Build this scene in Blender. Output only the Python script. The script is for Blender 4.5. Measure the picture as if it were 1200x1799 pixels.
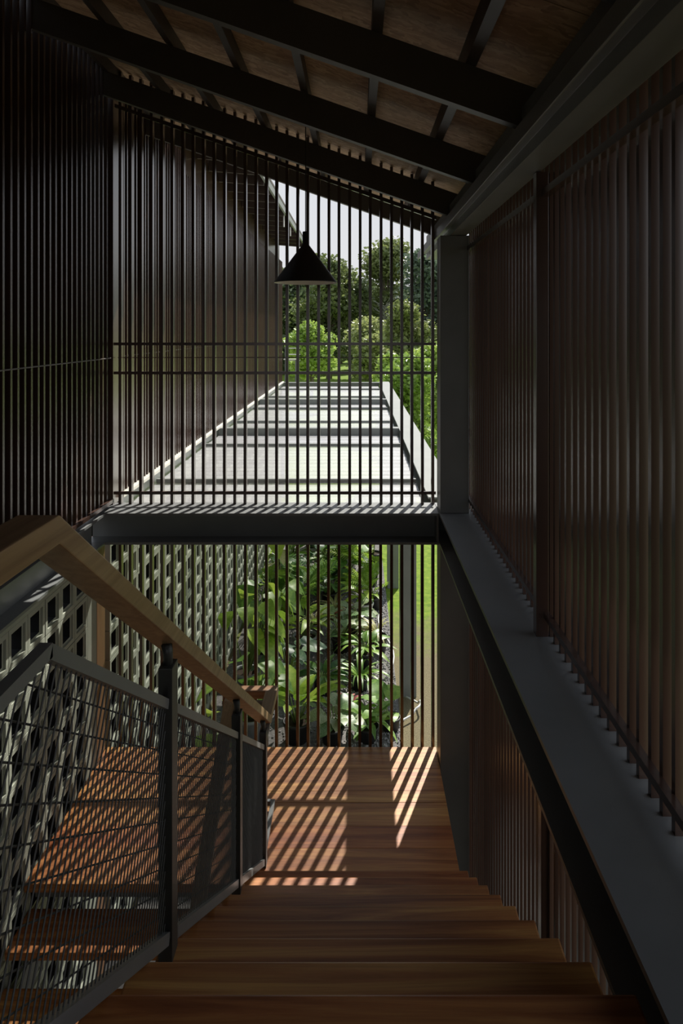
import bpy, bmesh, math, random
from mathutils import Vector, Matrix, Euler

R = random.Random(7)
sc = bpy.context.scene
col = sc.collection
for o in list(bpy.data.objects):
    bpy.data.objects.remove(o)

# ------------------------------------------------------------------ camera
# the eye is the origin, the stair runs along +y; ground level is z = G0
G0 = -4.53
F = 1240.0                       # focal length in pixels of the 1200 x 1799 frame
cd = bpy.data.cameras.new('camera')
cam = bpy.data.objects.new('camera', cd)
col.objects.link(cam)
cam.location = (0, 0, 0)
cam.rotation_euler = (math.pi / 2, 0, 0)
cd.sensor_fit = 'VERTICAL'
cd.sensor_height = 36.0
cd.lens = F / 1799 * 36.0
cd.shift_x = -27.0 / 1799
cd.shift_y = -319.5 / 1799
cd.clip_start = 0.05
cd.clip_end = 1000
sc.camera = cam

# ------------------------------------------------------------------ sky, sun, exposure
w = bpy.data.worlds.new('sky')
sc.world = w
w.use_nodes = True
nt = w.node_tree
nt.nodes.clear()
wo = nt.nodes.new('ShaderNodeOutputWorld')
bg = nt.nodes.new('ShaderNodeBackground')
tcw = nt.nodes.new('ShaderNodeTexCoord')
sep = nt.nodes.new('ShaderNodeSeparateXYZ')
rampw = nt.nodes.new('ShaderNodeValToRGB')
nt.links.new(tcw.outputs['Generated'], sep.inputs[0])
nt.links.new(sep.outputs['Z'], rampw.inputs[0])
rampw.color_ramp.elements[0].position = 0.0
rampw.color_ramp.elements[0].color = (0.80, 0.80, 0.807, 1)
rampw.color_ramp.elements[1].position = 1.0
rampw.color_ramp.elements[1].color = (0.50, 0.60, 0.78, 1)
nt.links.new(rampw.outputs[0], bg.inputs[0])
bg.inputs[1].default_value = 1.0
nt.links.new(bg.outputs[0], wo.inputs[0])

sd = bpy.data.lights.new('sun', 'SUN')
sun = bpy.data.objects.new('sun', sd)
col.objects.link(sun)
sd.energy = 7.2
sd.angle = math.radians(0.55)
sd.color = (1.0, 0.955, 0.87)
sun.rotation_euler = Vector((0.35, 1.0, 1.03)).to_track_quat('Z', 'Y').to_euler()
sun.location = (6, 14, 12)

sc.view_settings.view_transform = 'Standard'
sc.view_settings.look = 'None'
sc.view_settings.exposure = 0.0
sc.view_settings.gamma = 1.0
sc.view_settings.use_curve_mapping = False


# ------------------------------------------------------------------ materials
def new_mat(name):
    m = bpy.data.materials.new(name)
    m.use_nodes = True
    n = m.node_tree
    return m, n, n.nodes['Principled BSDF']


def ramp(n, stops):
    r = n.nodes.new('ShaderNodeValToRGB')
    e = r.color_ramp.elements
    while len(e) < len(stops):
        e.new(0.5)
    for i, (p, c) in enumerate(stops):
        e[i].position = p
        e[i].color = (*c, 1)
    return r


def coords(n, scale=(1, 1, 1), per_object=True):
    tc = n.nodes.new('ShaderNodeTexCoord')
    mp = n.nodes.new('ShaderNodeMapping')
    mp.inputs['Scale'].default_value = scale
    n.links.new(tc.outputs['Object'], mp.inputs['Vector'])
    if per_object:
        oi = n.nodes.new('ShaderNodeObjectInfo')
        ml = n.nodes.new('ShaderNodeMath')
        ml.operation = 'MULTIPLY'
        ml.inputs[1].default_value = 37.0
        n.links.new(oi.outputs['Random'], ml.inputs[0])
        n.links.new(ml.outputs[0], mp.inputs['Location'])
    return mp


def noise(n, mp, scale, detail=4, rough=0.55, dist=0.0):
    t = n.nodes.new('ShaderNodeTexNoise')
    t.inputs['Scale'].default_value = scale
    t.inputs['Detail'].default_value = detail
    t.inputs['Roughness'].default_value = rough
    t.inputs['Distortion'].default_value = dist
    n.links.new(mp.outputs[0], t.inputs['Vector'])
    return t


def bump(n, b, src, strength, dist=0.01):
    bp = n.nodes.new('ShaderNodeBump')
    bp.inputs['Strength'].default_value = strength
    bp.inputs['Distance'].default_value = dist
    n.links.new(src, bp.inputs['Height'])
    n.links.new(bp.outputs[0], b.inputs['Normal'])


def paint(name, a, b_, rough=0.45, scale=6, spec=0.5, bumpy=0.0, metallic=0.0):
    m, n, b = new_mat(name)
    mp = coords(n)
    t = noise(n, mp, scale)
    r = ramp(n, [(0.3, a), (0.7, b_)])
    n.links.new(t.outputs[0], r.inputs[0])
    n.links.new(r.outputs[0], b.inputs['Base Color'])
    b.inputs['Roughness'].default_value = rough
    b.inputs['Specular IOR Level'].default_value = spec
    b.inputs['Metallic'].default_value = metallic
    if bumpy:
        t2 = noise(n, mp, scale * 12, 3)
        bump(n, b, t2.outputs[0], bumpy, 0.004)
    return m


def wood(name, axis, dark, mid, light, rough=0.42, hue=0.5):
    """long grain along one axis; each board takes its own tone"""
    m, n, b = new_mat(name)
    s = [9.0, 9.0, 9.0]
    s['xyz'.index(axis)] = 0.55
    mp = coords(n, s)
    t = noise(n, mp, 1.6, 6, 0.6, 1.2)
    s2 = [70.0, 70.0, 70.0]
    s2['xyz'.index(axis)] = 1.5
    mp2 = coords(n, s2)
    t2 = noise(n, mp2, 1.0, 3, 0.6)
    r = ramp(n, [(0.28, dark), (0.5, mid), (0.68, light)])
    n.links.new(t.outputs[0], r.inputs[0])
    r2 = ramp(n, [(0.3, (0.72, 0.70, 0.68)), (0.6, (1, 1, 1))])
    n.links.new(t2.outputs[0], r2.inputs[0])
    mx = n.nodes.new('ShaderNodeMix')
    mx.data_type = 'RGBA'
    mx.blend_type = 'MULTIPLY'
    mx.inputs[0].default_value = 0.8
    n.links.new(r.outputs[0], mx.inputs[6])
    n.links.new(r2.outputs[0], mx.inputs[7])
    oi = n.nodes.new('ShaderNodeObjectInfo')
    r3 = ramp(n, [(0.0, (0.80, 0.56, 0.46)), (0.5, (0.98, 0.90, 0.80)), (1.0, (1.10, 1.12, 1.0))])
    n.links.new(oi.outputs['Random'], r3.inputs[0])
    mx2 = n.nodes.new('ShaderNodeMix')
    mx2.data_type = 'RGBA'
    mx2.blend_type = 'MULTIPLY'
    mx2.inputs[0].default_value = hue
    n.links.new(mx.outputs[2], mx2.inputs[6])
    n.links.new(r3.outputs[0], mx2.inputs[7])
    n.links.new(mx2.outputs[2], b.inputs['Base Color'])
    b.inputs['Roughness'].default_value = rough
    bump(n, b, t2.outputs[0], 0.12, 0.002)
    return m


def leaf_mat(name, a, b_, c, scale=8, transl=0.35, vein=False):
    m, n, b = new_mat(name)
    mp = coords(n)
    t = noise(n, mp, scale, 3)
    oi = n.nodes.new('ShaderNodeObjectInfo')
    ad = n.nodes.new('ShaderNodeMath')
    ad.operation = 'MULTIPLY_ADD'
    n.links.new(oi.outputs['Random'], ad.inputs[0])
    ad.inputs[1].default_value = 0.5
    n.links.new(t.outputs[0], ad.inputs[2])
    sb = n.nodes.new('ShaderNodeMath')
    sb.operation = 'SUBTRACT'
    n.links.new(ad.outputs[0], sb.inputs[0])
    sb.inputs[1].default_value = 0.25
    r = ramp(n, [(0.25, a), (0.5, b_), (0.78, c)])
    n.links.new(sb.outputs[0], r.inputs[0])
    n.links.new(r.outputs[0], b.inputs['Base Color'])
    b.inputs['Roughness'].default_value = 0.42
    tr = n.nodes.new('ShaderNodeBsdfTranslucent')
    n.links.new(r.outputs[0], tr.inputs['Color'])
    mx = n.nodes.new('ShaderNodeMixShader')
    mx.inputs[0].default_value = transl
    n.links.new(b.outputs[0], mx.inputs[1])
    n.links.new(tr.outputs[0], mx.inputs[2])
    n.links.new(mx.outputs[0], n.nodes['Material Output'].inputs['Surface'])
    return m


M = {}
M['slat'] = paint('brown_slat_paint', (0.056, 0.031, 0.023), (0.076, 0.042, 0.031), 0.25, 3, 1.0)
M['steel'] = paint('grey_green_steel_paint', (0.185, 0.20, 0.185), (0.215, 0.23, 0.212), 0.42, 4)
M['steel_in'] = paint('grey_steel_paint', (0.175, 0.183, 0.182), (0.205, 0.214, 0.212), 0.40, 4)
M['rail_steel'] = paint('dark_grey_rail_paint', (0.048, 0.05, 0.047), (0.062, 0.064, 0.06), 0.42, 5)
M['wire'] = paint('galvanised_wire', (0.045, 0.046, 0.045), (0.065, 0.066, 0.065), 0.5, 30)
M['sage'] = paint('sage_wall_paint', (0.36, 0.385, 0.31), (0.44, 0.465, 0.38), 0.75, 5, 0.3, 0.15)
M['dark_wall'] = paint('dark_plaster', (0.038, 0.037, 0.036), (0.052, 0.051, 0.05), 0.8, 4, 0.3)
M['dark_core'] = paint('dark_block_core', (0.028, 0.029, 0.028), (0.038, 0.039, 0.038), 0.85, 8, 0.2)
M['grey_wall'] = paint('shaded_grey_plaster', (0.12, 0.125, 0.12), (0.15, 0.155, 0.15), 0.8, 4, 0.3)
M['brown_board'] = paint('dark_brown_board', (0.045, 0.030, 0.024), (0.065, 0.043, 0.034), 0.6, 3)
M['rafter'] = paint('dark_brown_rafter_paint', (0.060, 0.052, 0.046), (0.078, 0.068, 0.060), 0.5, 3)
M['tread'] = wood('tread_wood', 'x', (0.20, 0.062, 0.020), (0.45, 0.19, 0.064), (0.66, 0.36, 0.125), 0.40, 0.95)
M['handrail'] = wood('handrail_wood', 'y', (0.26, 0.155, 0.075), (0.36, 0.235, 0.12), (0.44, 0.305, 0.165), 0.45, 0.1)
M['handrail_x'] = wood('handrail_wood_across', 'x', (0.30, 0.14, 0.065), (0.44, 0.23, 0.11), (0.52, 0.30, 0.155), 0.45, 0.1)
M['brown_post'] = wood('post_wood', 'z', (0.20, 0.10, 0.05), (0.28, 0.15, 0.075), (0.34, 0.19, 0.10), 0.5, 0.1)
M['black'] = paint('black_lamp_paint', (0.012, 0.012, 0.012), (0.016, 0.016, 0.016), 0.42, 8)
M['lamp_white'] = paint('white_lamp_lining', (0.75, 0.75, 0.72), (0.8, 0.8, 0.77), 0.5, 8)
M['cream'] = paint('pale_sill_paint', (0.62, 0.60, 0.52), (0.70, 0.68, 0.60), 0.55, 8)
M['white'] = paint('white_paint', (0.7, 0.7, 0.68), (0.78, 0.78, 0.76), 0.5, 8)
M['bark'] = paint('bark', (0.10, 0.08, 0.06), (0.20, 0.17, 0.13), 0.9, 14, 0.2, 0.4)
M['dead'] = paint('bleached_twigs', (0.34, 0.32, 0.29), (0.48, 0.46, 0.42), 0.9, 14, 0.2)
M['pot_grey'] = paint('grey_pot', (0.22, 0.235, 0.235), (0.30, 0.31, 0.31), 0.7, 10, 0.3, 0.1)
M['pot_black'] = paint('black_nursery_pot', (0.018, 0.018, 0.018), (0.028, 0.028, 0.028), 0.5, 10)
M['pot_clay'] = paint('clay_pot', (0.30, 0.12, 0.07), (0.40, 0.17, 0.10), 0.8, 10, 0.2, 0.1)
M['pot_white'] = paint('pale_pot', (0.55, 0.55, 0.52), (0.65, 0.65, 0.62), 0.6, 10)
M['hose'] = paint('pale_hose', (0.55, 0.56, 0.53), (0.65, 0.66, 0.63), 0.5, 10)
M['soil'] = paint('potting_soil', (0.03, 0.022, 0.016), (0.06, 0.045, 0.032), 0.95, 30, 0.1, 0.4)
M['pebble'] = paint('grey_pebble', (0.16, 0.155, 0.15), (0.48, 0.47, 0.46), 0.8, 25, 0.3)
M['stem'] = paint('green_stem', (0.14, 0.22, 0.05), (0.24, 0.32, 0.09), 0.6, 10)
M['red_leaf'] = leaf_mat('red_leaf', (0.30, 0.05, 0.05), (0.45, 0.09, 0.08), (0.55, 0.16, 0.14))
M['leaf_deep'] = leaf_mat('deep_green_leaf', (0.035, 0.10, 0.022), (0.07, 0.18, 0.035), (0.16, 0.30, 0.06))
M['leaf_mid'] = leaf_mat('mid_green_leaf', (0.09, 0.20, 0.03), (0.17, 0.32, 0.05), (0.30, 0.46, 0.08))
M['leaf_lime'] = leaf_mat('lime_leaf', (0.17, 0.30, 0.03), (0.30, 0.46, 0.05), (0.46, 0.58, 0.09))
M['leaf_blue'] = leaf_mat('blue_green_leaf', (0.07, 0.15, 0.08), (0.14, 0.25, 0.13), (0.25, 0.36, 0.20))
M['leaf_straw'] = leaf_mat('striped_straw_leaf', (0.30, 0.34, 0.10), (0.52, 0.50, 0.22), (0.66, 0.62, 0.36), 30)
M['leaf_pale'] = leaf_mat('cream_splashed_leaf', (0.08, 0.17, 0.05), (0.20, 0.29, 0.12), (0.42, 0.46, 0.28), 22)
M['tree_dark'] = leaf_mat('dark_tree_leaves', (0.085, 0.12, 0.06), (0.14, 0.185, 0.08), (0.22, 0.27, 0.12), 0.5)
M['tree_mid'] = leaf_mat('mid_tree_leaves', (0.14, 0.18, 0.065), (0.24, 0.285, 0.10), (0.37, 0.41, 0.16), 0.5)
M['tree_blue'] = leaf_mat('bluish_tree_leaves', (0.13, 0.18, 0.125), (0.20, 0.26, 0.18), (0.30, 0.37, 0.25), 0.5)
M['tree_lime'] = leaf_mat('lime_tree_leaves', (0.16, 0.26, 0.05), (0.28, 0.42, 0.08), (0.44, 0.56, 0.14), 0.9)


def osb():
    m, n, b = new_mat('osb_board')
    mp = coords(n, (1, 1, 1))
    v = n.nodes.new('ShaderNodeTexVoronoi')
    v.inputs['Scale'].default_value = 30
    mp3 = coords(n, (0.5, 2.2, 1))
    t0 = noise(n, mp, 7, 3)
    av = n.nodes.new('ShaderNodeMix')
    av.data_type = 'RGBA'
    av.inputs[0].default_value = 0.22
    n.links.new(mp3.outputs[0], av.inputs[6])
    n.links.new(t0.outputs['Color'], av.inputs[7])
    n.links.new(av.outputs[2], v.inputs['Vector'])
    r = ramp(n, [(0.0, (0.30, 0.18, 0.10)), (0.5, (0.48, 0.31, 0.18)), (1.0, (0.66, 0.46, 0.29))])
    n.links.new(v.outputs['Color'], r.inputs[0])
    t = noise(n, mp, 2.0, 5)
    r2 = ramp(n, [(0.3, (0.65, 0.6, 0.55)), (0.7, (1, 1, 1))])
    n.links.new(t.outputs[0], r2.inputs[0])
    mx = n.nodes.new('ShaderNodeMix')
    mx.data_type = 'RGBA'
    mx.blend_type = 'MULTIPLY'
    mx.inputs[0].default_value = 1
    n.links.new(r.outputs[0], mx.inputs[6])
    n.links.new(r2.outputs[0], mx.inputs[7])
    n.links.new(mx.outputs[2], b.inputs['Base Color'])
    b.inputs['Roughness'].default_value = 0.75
    bump(n, b, v.outputs['Distance'], 0.3, 0.004)
    return m


def shade_net():
    """pale woven sheet that lets most of the sun through"""
    m, n, b = new_mat('pale_translucent_sheet')
    mp = coords(n, (1.5, 26, 1), False)
    t = noise(n, mp, 2.2, 5, 0.65)
    mp2 = coords(n, (1, 1, 1), False)
    t2 = noise(n, mp2, 90, 2, 0.7)
    r = ramp(n, [(0.33, (0.76, 0.76, 0.79)), (0.60, (0.95, 0.95, 0.97))])
    n.links.new(t.outputs[0], r.inputs[0])
    r2 = ramp(n, [(0.36, (0.66, 0.66, 0.67)), (0.50, (1, 1, 1))])
    n.links.new(t2.outputs[0], r2.inputs[0])
    mx = n.nodes.new('ShaderNodeMix')
    mx.data_type = 'RGBA'
    mx.blend_type = 'MULTIPLY'
    mx.inputs[0].default_value = 0.9
    n.links.new(r.outputs[0], mx.inputs[6])
    n.links.new(r2.outputs[0], mx.inputs[7])
    n.links.new(mx.outputs[2], b.inputs['Base Color'])
    b.inputs['Roughness'].default_value = 0.5
    tp = n.nodes.new('ShaderNodeBsdfTransparent')
    ms = n.nodes.new('ShaderNodeMixShader')
    ms.inputs[0].default_value = 0.50
    n.links.new(tp.outputs[0], ms.inputs[1])
    n.links.new(b.outputs[0], ms.inputs[2])
    # plastic surface: reflects the sky more the flatter it is looked along
    gl = n.nodes.new('ShaderNodeBsdfGlossy')
    gl.inputs['Roughness'].default_value = 0.22
    n.links.new(r2.outputs[0], gl.inputs['Color'])
    fr = n.nodes.new('ShaderNodeFresnel')
    ge = n.nodes.new('ShaderNodeNewGeometry')        # thin sheet: the same index from both faces
    mr = n.nodes.new('ShaderNodeMapRange')
    mr.inputs[3].default_value = 1.5
    mr.inputs[4].default_value = 1 / 1.5
    n.links.new(ge.outputs['Backfacing'], mr.inputs[0])
    n.links.new(mr.outputs[0], fr.inputs['IOR'])
    m2 = n.nodes.new('ShaderNodeMixShader')
    n.links.new(fr.outputs[0], m2.inputs[0])
    n.links.new(ms.outputs[0], m2.inputs[1])
    n.links.new(gl.outputs[0], m2.inputs[2])
    n.links.new(m2.outputs[0], n.nodes['Material Output'].inputs['Surface'])
    return m


def lawn():
    m, n, b = new_mat('lawn_grass')
    mp = coords(n, (1, 1, 1), False)
    t = noise(n, mp, 9, 6, 0.7)
    tf = noise(n, mp, 60, 3, 0.7)
    r = ramp(n, [(0.3, (0.08, 0.15, 0.018)), (0.5, (0.15, 0.235, 0.025)), (0.7, (0.25, 0.32, 0.045))])
    n.links.new(t.outputs[0], r.inputs[0])
    d = ramp(n, [(0.3, (0.10, 0.085, 0.05)), (0.55, (0.19, 0.16, 0.095)), (0.75, (0.22, 0.22, 0.09))])
    n.links.new(tf.outputs[0], d.inputs[0])
    # a worn dirt strip in the grass beside the canopy, about 9 m long
    sp = n.nodes.new('ShaderNodeSeparateXYZ')
    n.links.new(mp.outputs[0], sp.inputs[0])
    my = n.nodes.new('ShaderNodeMapRange')
    my.inputs[1].default_value = 7.8
    my.inputs[2].default_value = 12.0
    my.inputs[3].default_value = 1.0
    my.inputs[4].default_value = 0.0
    n.links.new(sp.outputs['Y'], my.inputs[0])
    t3 = noise(n, mp, 2.5, 5, 0.7)
    sm = n.nodes.new('ShaderNodeMath')
    sm.operation = 'ADD'
    n.links.new(my.outputs[0], sm.inputs[0])
    n.links.new(t3.outputs[0], sm.inputs[1])
    r3 = ramp(n, [(0.62, (0, 0, 0)), (1.0, (1, 1, 1))])
    n.links.new(sm.outputs[0], r3.inputs[0])
    mx = n.nodes.new('ShaderNodeMix')
    mx.data_type = 'RGBA'
    n.links.new(r3.outputs[0], mx.inputs[0])
    n.links.new(r.outputs[0], mx.inputs[6])
    n.links.new(d.outputs[0], mx.inputs[7])
    n.links.new(mx.outputs[2], b.inputs['Base Color'])
    b.inputs['Roughness'].default_value = 0.9
    b.inputs['Specular IOR Level'].default_value = 0.15
    bump(n, b, tf.outputs[0], 0.6, 0.02)
    return m


M['osb'] = osb()
M['net'] = shade_net()
M['lawn'] = lawn()
M['gravel'] = paint('gravel_bed', (0.09, 0.085, 0.08), (0.24, 0.23, 0.22), 0.95, 40, 0.2, 0.6)

# ------------------------------------------------------------------ helpers
WP = {}                                          # world position of every parent


def wpos(o):
    return WP.get(o.name, Vector((0, 0, 0))) if o else Vector((0, 0, 0))


def link(name, me, mat, parent=None, loc=(0, 0, 0), rot=None, scale=None):
    o = bpy.data.objects.new(name, me)
    col.objects.link(o)
    if mat is not None and me is not None and not me.materials:
        me.materials.append(mat)
    if parent:
        o.parent = parent
    loc = Vector(loc)
    o.location = loc - wpos(parent)
    WP[o.name] = loc
    if rot is not None:
        o.rotation_euler = rot
    if scale is not None:
        o.scale = scale
    return o


def tag(o, label=None, cat=None, group=None, kind=None):
    if label:
        o['label'] = label
    if cat:
        o['category'] = cat
    if group:
        o['group'] = group
    if kind:
        o['kind'] = kind
    return o


def thing(name, loc, label=None, cat=None, group=None, kind=None):
    o = bpy.data.objects.new(name, None)
    o.empty_display_size = 0.1
    col.objects.link(o)
    o.location = loc
    WP[o.name] = Vector(loc)
    return tag(o, label, cat, group, kind)


def mesh_of(verts, faces, name='mesh', smooth=False):
    me = bpy.data.meshes.new(name)
    me.from_pydata([tuple(v) for v in verts], [], faces)
    if smooth:
        for p in me.polygons:
            p.use_smooth = True
    me.update()
    return me


def box_mesh(sx, sy, sz, bevel=0.0, name='box'):
    bm = bmesh.new()
    bmesh.ops.create_cube(bm, size=1)
    bmesh.ops.scale(bm, vec=(sx, sy, sz), verts=bm.verts)
    if bevel:
        bmesh.ops.bevel(bm, geom=bm.edges[:], offset=bevel, segments=2, affect='EDGES', profile=0.6)
    me = bpy.data.meshes.new(name)
    bm.to_mesh(me)
    bm.free()
    return me


def box(name, x0, x1, y0, y1, z0, z1, mat, parent=None, bevel=0.0):
    me = box_mesh(x1 - x0, y1 - y0, z1 - z0, bevel, name)
    return link(name, me, mat, parent, ((x0 + x1) / 2, (y0 + y1) / 2, (z0 + z1) / 2))


def prism(name, pts, axis, a0, a1, mat, parent=None, bevel=0.0):
    """closed outline pts extruded along an axis; pts are (x,z) for 'y' and (y,z) for 'x'"""
    vs = []
    for a in (a0, a1):
        for p in pts:
            vs.append((p[0], a, p[1]) if axis == 'y' else (a, p[0], p[1]))
    c = Vector((0, 0, 0))
    for v in vs:
        c += Vector(v)
    c /= len(vs)
    vs = [Vector(v) - c for v in vs]
    n = len(pts)
    fs = [tuple(range(n)), tuple(range(2 * n - 1, n - 1, -1))]
    for i in range(n):
        j = (i + 1) % n
        fs.append((j, i, n + i, n + j))
    bm = bmesh.new()
    bv = [bm.verts.new(v) for v in vs]
    for f in fs:
        bm.faces.new([bv[i] for i in f])
    bmesh.ops.recalc_face_normals(bm, faces=bm.faces)
    if bevel:
        bmesh.ops.bevel(bm, geom=bm.edges[:], offset=bevel, segments=2, affect='EDGES', profile=0.6)
    me = bpy.data.meshes.new(name)
    bm.to_mesh(me)
    bm.free()
    return link(name, me, mat, parent, c)


def i_profile(a0, a1, z0, z1, tf=0.016, tw=0.012):
    c = (a0 + a1) / 2
    return [(a0, z0), (a1, z0), (a1, z0 + tf), (c + tw, z0 + tf), (c + tw, z1 - tf), (a1, z1 - tf),
            (a1, z1), (a0, z1), (a0, z1 - tf), (c - tw, z1 - tf), (c - tw, z0 + tf), (a0, z0 + tf)]


def sweep(verts, faces, path, radii, seg=6):
    """append a round tube along a path"""
    base = len(verts)
    up0 = Vector((0, 0, 1))
    for i, p in enumerate(path):
        p = Vector(p)
        d = (Vector(path[min(i + 1, len(path) - 1)]) - Vector(path[max(i - 1, 0)]))
        d.normalize()
        a = d.cross(up0)
        if a.length < 1e-3:
            a = d.cross(Vector((1, 0, 0)))
        a.normalize()
        b = d.cross(a)
        r = radii[i] if isinstance(radii, (list, tuple)) else radii
        for k in range(seg):
            t = 2 * math.pi * k / seg
            verts.append(p + a * (r * math.cos(t)) + b * (r * math.sin(t)))
    for i in range(len(path) - 1):
        for k in range(seg):
            k2 = (k + 1) % seg
            faces.append((base + i * seg + k, base + i * seg + k2, base + (i + 1) * seg + k2, base + (i + 1) * seg + k))
    faces.append(tuple(base + k for k in range(seg))[::-1])
    faces.append(tuple(base + (len(path) - 1) * seg + k for k in range(seg)))


def tube(name, path, radii, mat, parent=None, seg=8, smooth=True):
    o0 = Vector(path[0])
    vs, fs = [], []
    sweep(vs, fs, [Vector(p) - o0 for p in path], radii, seg)
    return link(name, mesh_of(vs, fs, name, smooth), mat, parent, o0)


def bar(vs, fs, a, b, w, h, side=Vector((1, 0, 0))):
    """append a rectangular bar from a to b: w across, h upright"""
    a, b = Vector(a), Vector(b)
    d = (b - a).normalized()
    s = side.normalized()
    u = d.cross(s)
    u.normalize()
    k = len(vs)
    for p in (a, b):
        for q, t in ((-1, -1), (1, -1), (1, 1), (-1, 1)):
            vs.append(p + s * (q * w / 2) + u * (t * h / 2))
    fs += [(k, k + 1, k + 2, k + 3), (k + 7, k + 6, k + 5, k + 4)]
    for i in range(4):
        j = (i + 1) % 4
        fs.append((k + j, k + i, k + 4 + i, k + 4 + j))


def lathe(name, prof, mat, parent, loc, seg=32, smooth=True, closed=False):
    vs, fs = [], []
    for r, z in prof:
        for k in range(seg):
            t = 2 * math.pi * k / seg
            vs.append((r * math.cos(t), r * math.sin(t), z))
    n = len(prof)
    for i in range(n if closed else n - 1):
        i2 = (i + 1) % n
        for k in range(seg):
            k2 = (k + 1) % seg
            fs.append((i * seg + k, i * seg + k2, i2 * seg + k2, i2 * seg + k))
    return link(name, mesh_of(vs, fs, name, smooth), mat, parent, loc)


# ------------------------------------------------------------------ dimensions read from the photograph
def zt(x):
    return 1.165 - 0.35 * x                      # top of the roof rafters


YS = 5.0                                          # plane of the front screens
ZB1, ZB0 = -1.234, -1.445                         # top and underside of the steel floor beams
ZL = -2.94                                        # top of the half landing
PITCH = 0.075

# ------------------------------------------------------------------ ground
me = bpy.data.meshes.new('lawn')
bm = bmesh.new()
bmesh.ops.create_grid(bm, x_segments=2, y_segments=2, size=200)
bm.to_mesh(me)
bm.free()
o = link('lawn', me, M['lawn'], None, (0, 120, G0))
o.location = (0, 120, G0)
tag(o, kind='structure')
# keep texture space in world metres
for v in me.vertices:
    v.co.y += 120
o.location.y = 0
o = box('garden_bed', -1.72, 0.50, 5.3, 16.2, G0, G0 + 0.03, M['gravel'])
tag(o, kind='structure')
o = box('floor_ground', -1.95, 0.95, -2.5, 5.2, G0, G0 + 0.02, M['dark_wall'])
tag(o, kind='structure')
o = box('floor_upper', -0.545, 0.548, -2.5, 1.16, -1.40, -1.173, M['tread'])
tag(o, kind='structure')
o = box('wall_back', -1.95, 1.2, -2.65, -2.52, G0, -1.18, M['dark_wall'])  # unseen wall, kept low so fill light enters from behind the camera
tag(o, kind='structure')

o = box('upper_light_block', -1.95, 1.2, -2.65, -2.52, 0.45, 1.95, M['dark_wall'])  # unseen panel added behind the camera to keep the upper interior dark
tag(o, kind='structure')

# ------------------------------------------------------------------ ceiling: boards, purlins, rafters
ceil = thing('ceiling', (0, 2, zt(0)), kind='structure')
PH = 0.09


def slab(name, x0, x1, y0, y1, lo, hi, mat, parent, bevel=0.0):
    pts = [(x0, zt(x0) + lo), (x1, zt(x1) + lo), (x1, zt(x1) + hi), (x0, zt(x0) + hi)]
    return prism(name, pts, 'y', y0, y1, mat, parent, bevel)


xs = [-1.90, -0.636, 0.435, 1.36]
ys = [-2.6, -0.16, 1.04, 2.24, 3.44, 4.64, 6.55]
for i in range(3):
    for j in range(6):
        slab('osb_panel', xs[i] + 0.002, xs[i + 1] - 0.002, ys[j] + 0.002, ys[j + 1] - 0.002, PH, PH + 0.018, M['osb'], ceil)
slab('roof_cover', -1.90, 1.37, -2.6, 6.56, PH + 0.019, PH + 0.06, M['brown_board'], ceil)  # unseen slab added to stop light leaking through the panel joints
for k in range(-1, 7):
    x = -1.35 + 0.357 * k
    slab('purlin', x - 0.02, x + 0.02, -2.55, 6.5, 0.0, PH - 0.001, M['rafter'], ceil)
for y in (-1.48, -0.43, 0.62, 1.67, 2.72, 3.77, 4.82, 5.80):
    slab('rafter', -1.735, 0.70, y - 0.025, y + 0.025, -0.168, -0.001, M['rafter'], ceil)

# ------------------------------------------------------------------ slats
slat_y = box_mesh(0.020, 0.045, 1.0, 0, 'slat_front')
slat_y.materials.append(M['slat'])
slat_x = box_mesh(0.045, 0.020, 1.0, 0, 'slat_side')
slat_x.materials.append(M['slat'])


def slat(me, x, y, z0, z1, parent):
    o = bpy.data.objects.new('slat', me)
    col.objects.link(o)
    o.parent = parent
    o.location = Vector((x, y, (z0 + z1) / 2)) - wpos(parent)
    o.scale = (1, 1, z1 - z0)
    return o


def jit(a):
    return R.uniform(-a, a)


# left wall: slats in front of a dark wall
wl = thing('wall_left', (-1.75, 2, ZB1), kind='structure')
box('backing', -2.02, -1.96, -2.5, 5.0, ZB1, 1.9, M['dark_wall'], wl)
y = -2.4
while y < 4.95:
    slat(slat_x, -1.7475, y + jit(0.004), -1.21, zt(-1.75) + 0.08, wl)
    y += PITCH
box('bottom_rail', -1.725, -1.700, -2.4, 4.94, -1.205, -1.180, M['slat'], wl)
tube('tie_rod', [(-1.728, -2.4, -0.196), (-1.728, 4.95, -0.196)], 0.0045, M['brown_board'], wl, 6)
box('corner_post', -1.775, -1.722, 4.985, 5.105, ZB1, zt(-1.75) + 0.05, M['slat'], wl)

# right wall, upper: slats standing on the outer edge of the beam
wr = thing('wall_right', (0.8, 2, ZB1), kind='structure')
y = -2.4
while y < 4.95:
    slat(slat_x, 0.7985, y + jit(0.006), ZB1, zt(0.8) + 0.08, wr)
    y += PITCH
for a, b in ((-2.4, 2.84), (2.89, 4.93)):
    box('bottom_rail', 0.752, 0.776, a, b, -1.158, -1.134, M['slat'], wr)
    box('top_rail', 0.742, 0.776, a, b, 0.538, 0.566, M['slat'], wr)
box('post', 0.722, 0.772, 2.84, 2.89, ZB1, 0.637, M['slat'], wr, 0.002)
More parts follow.
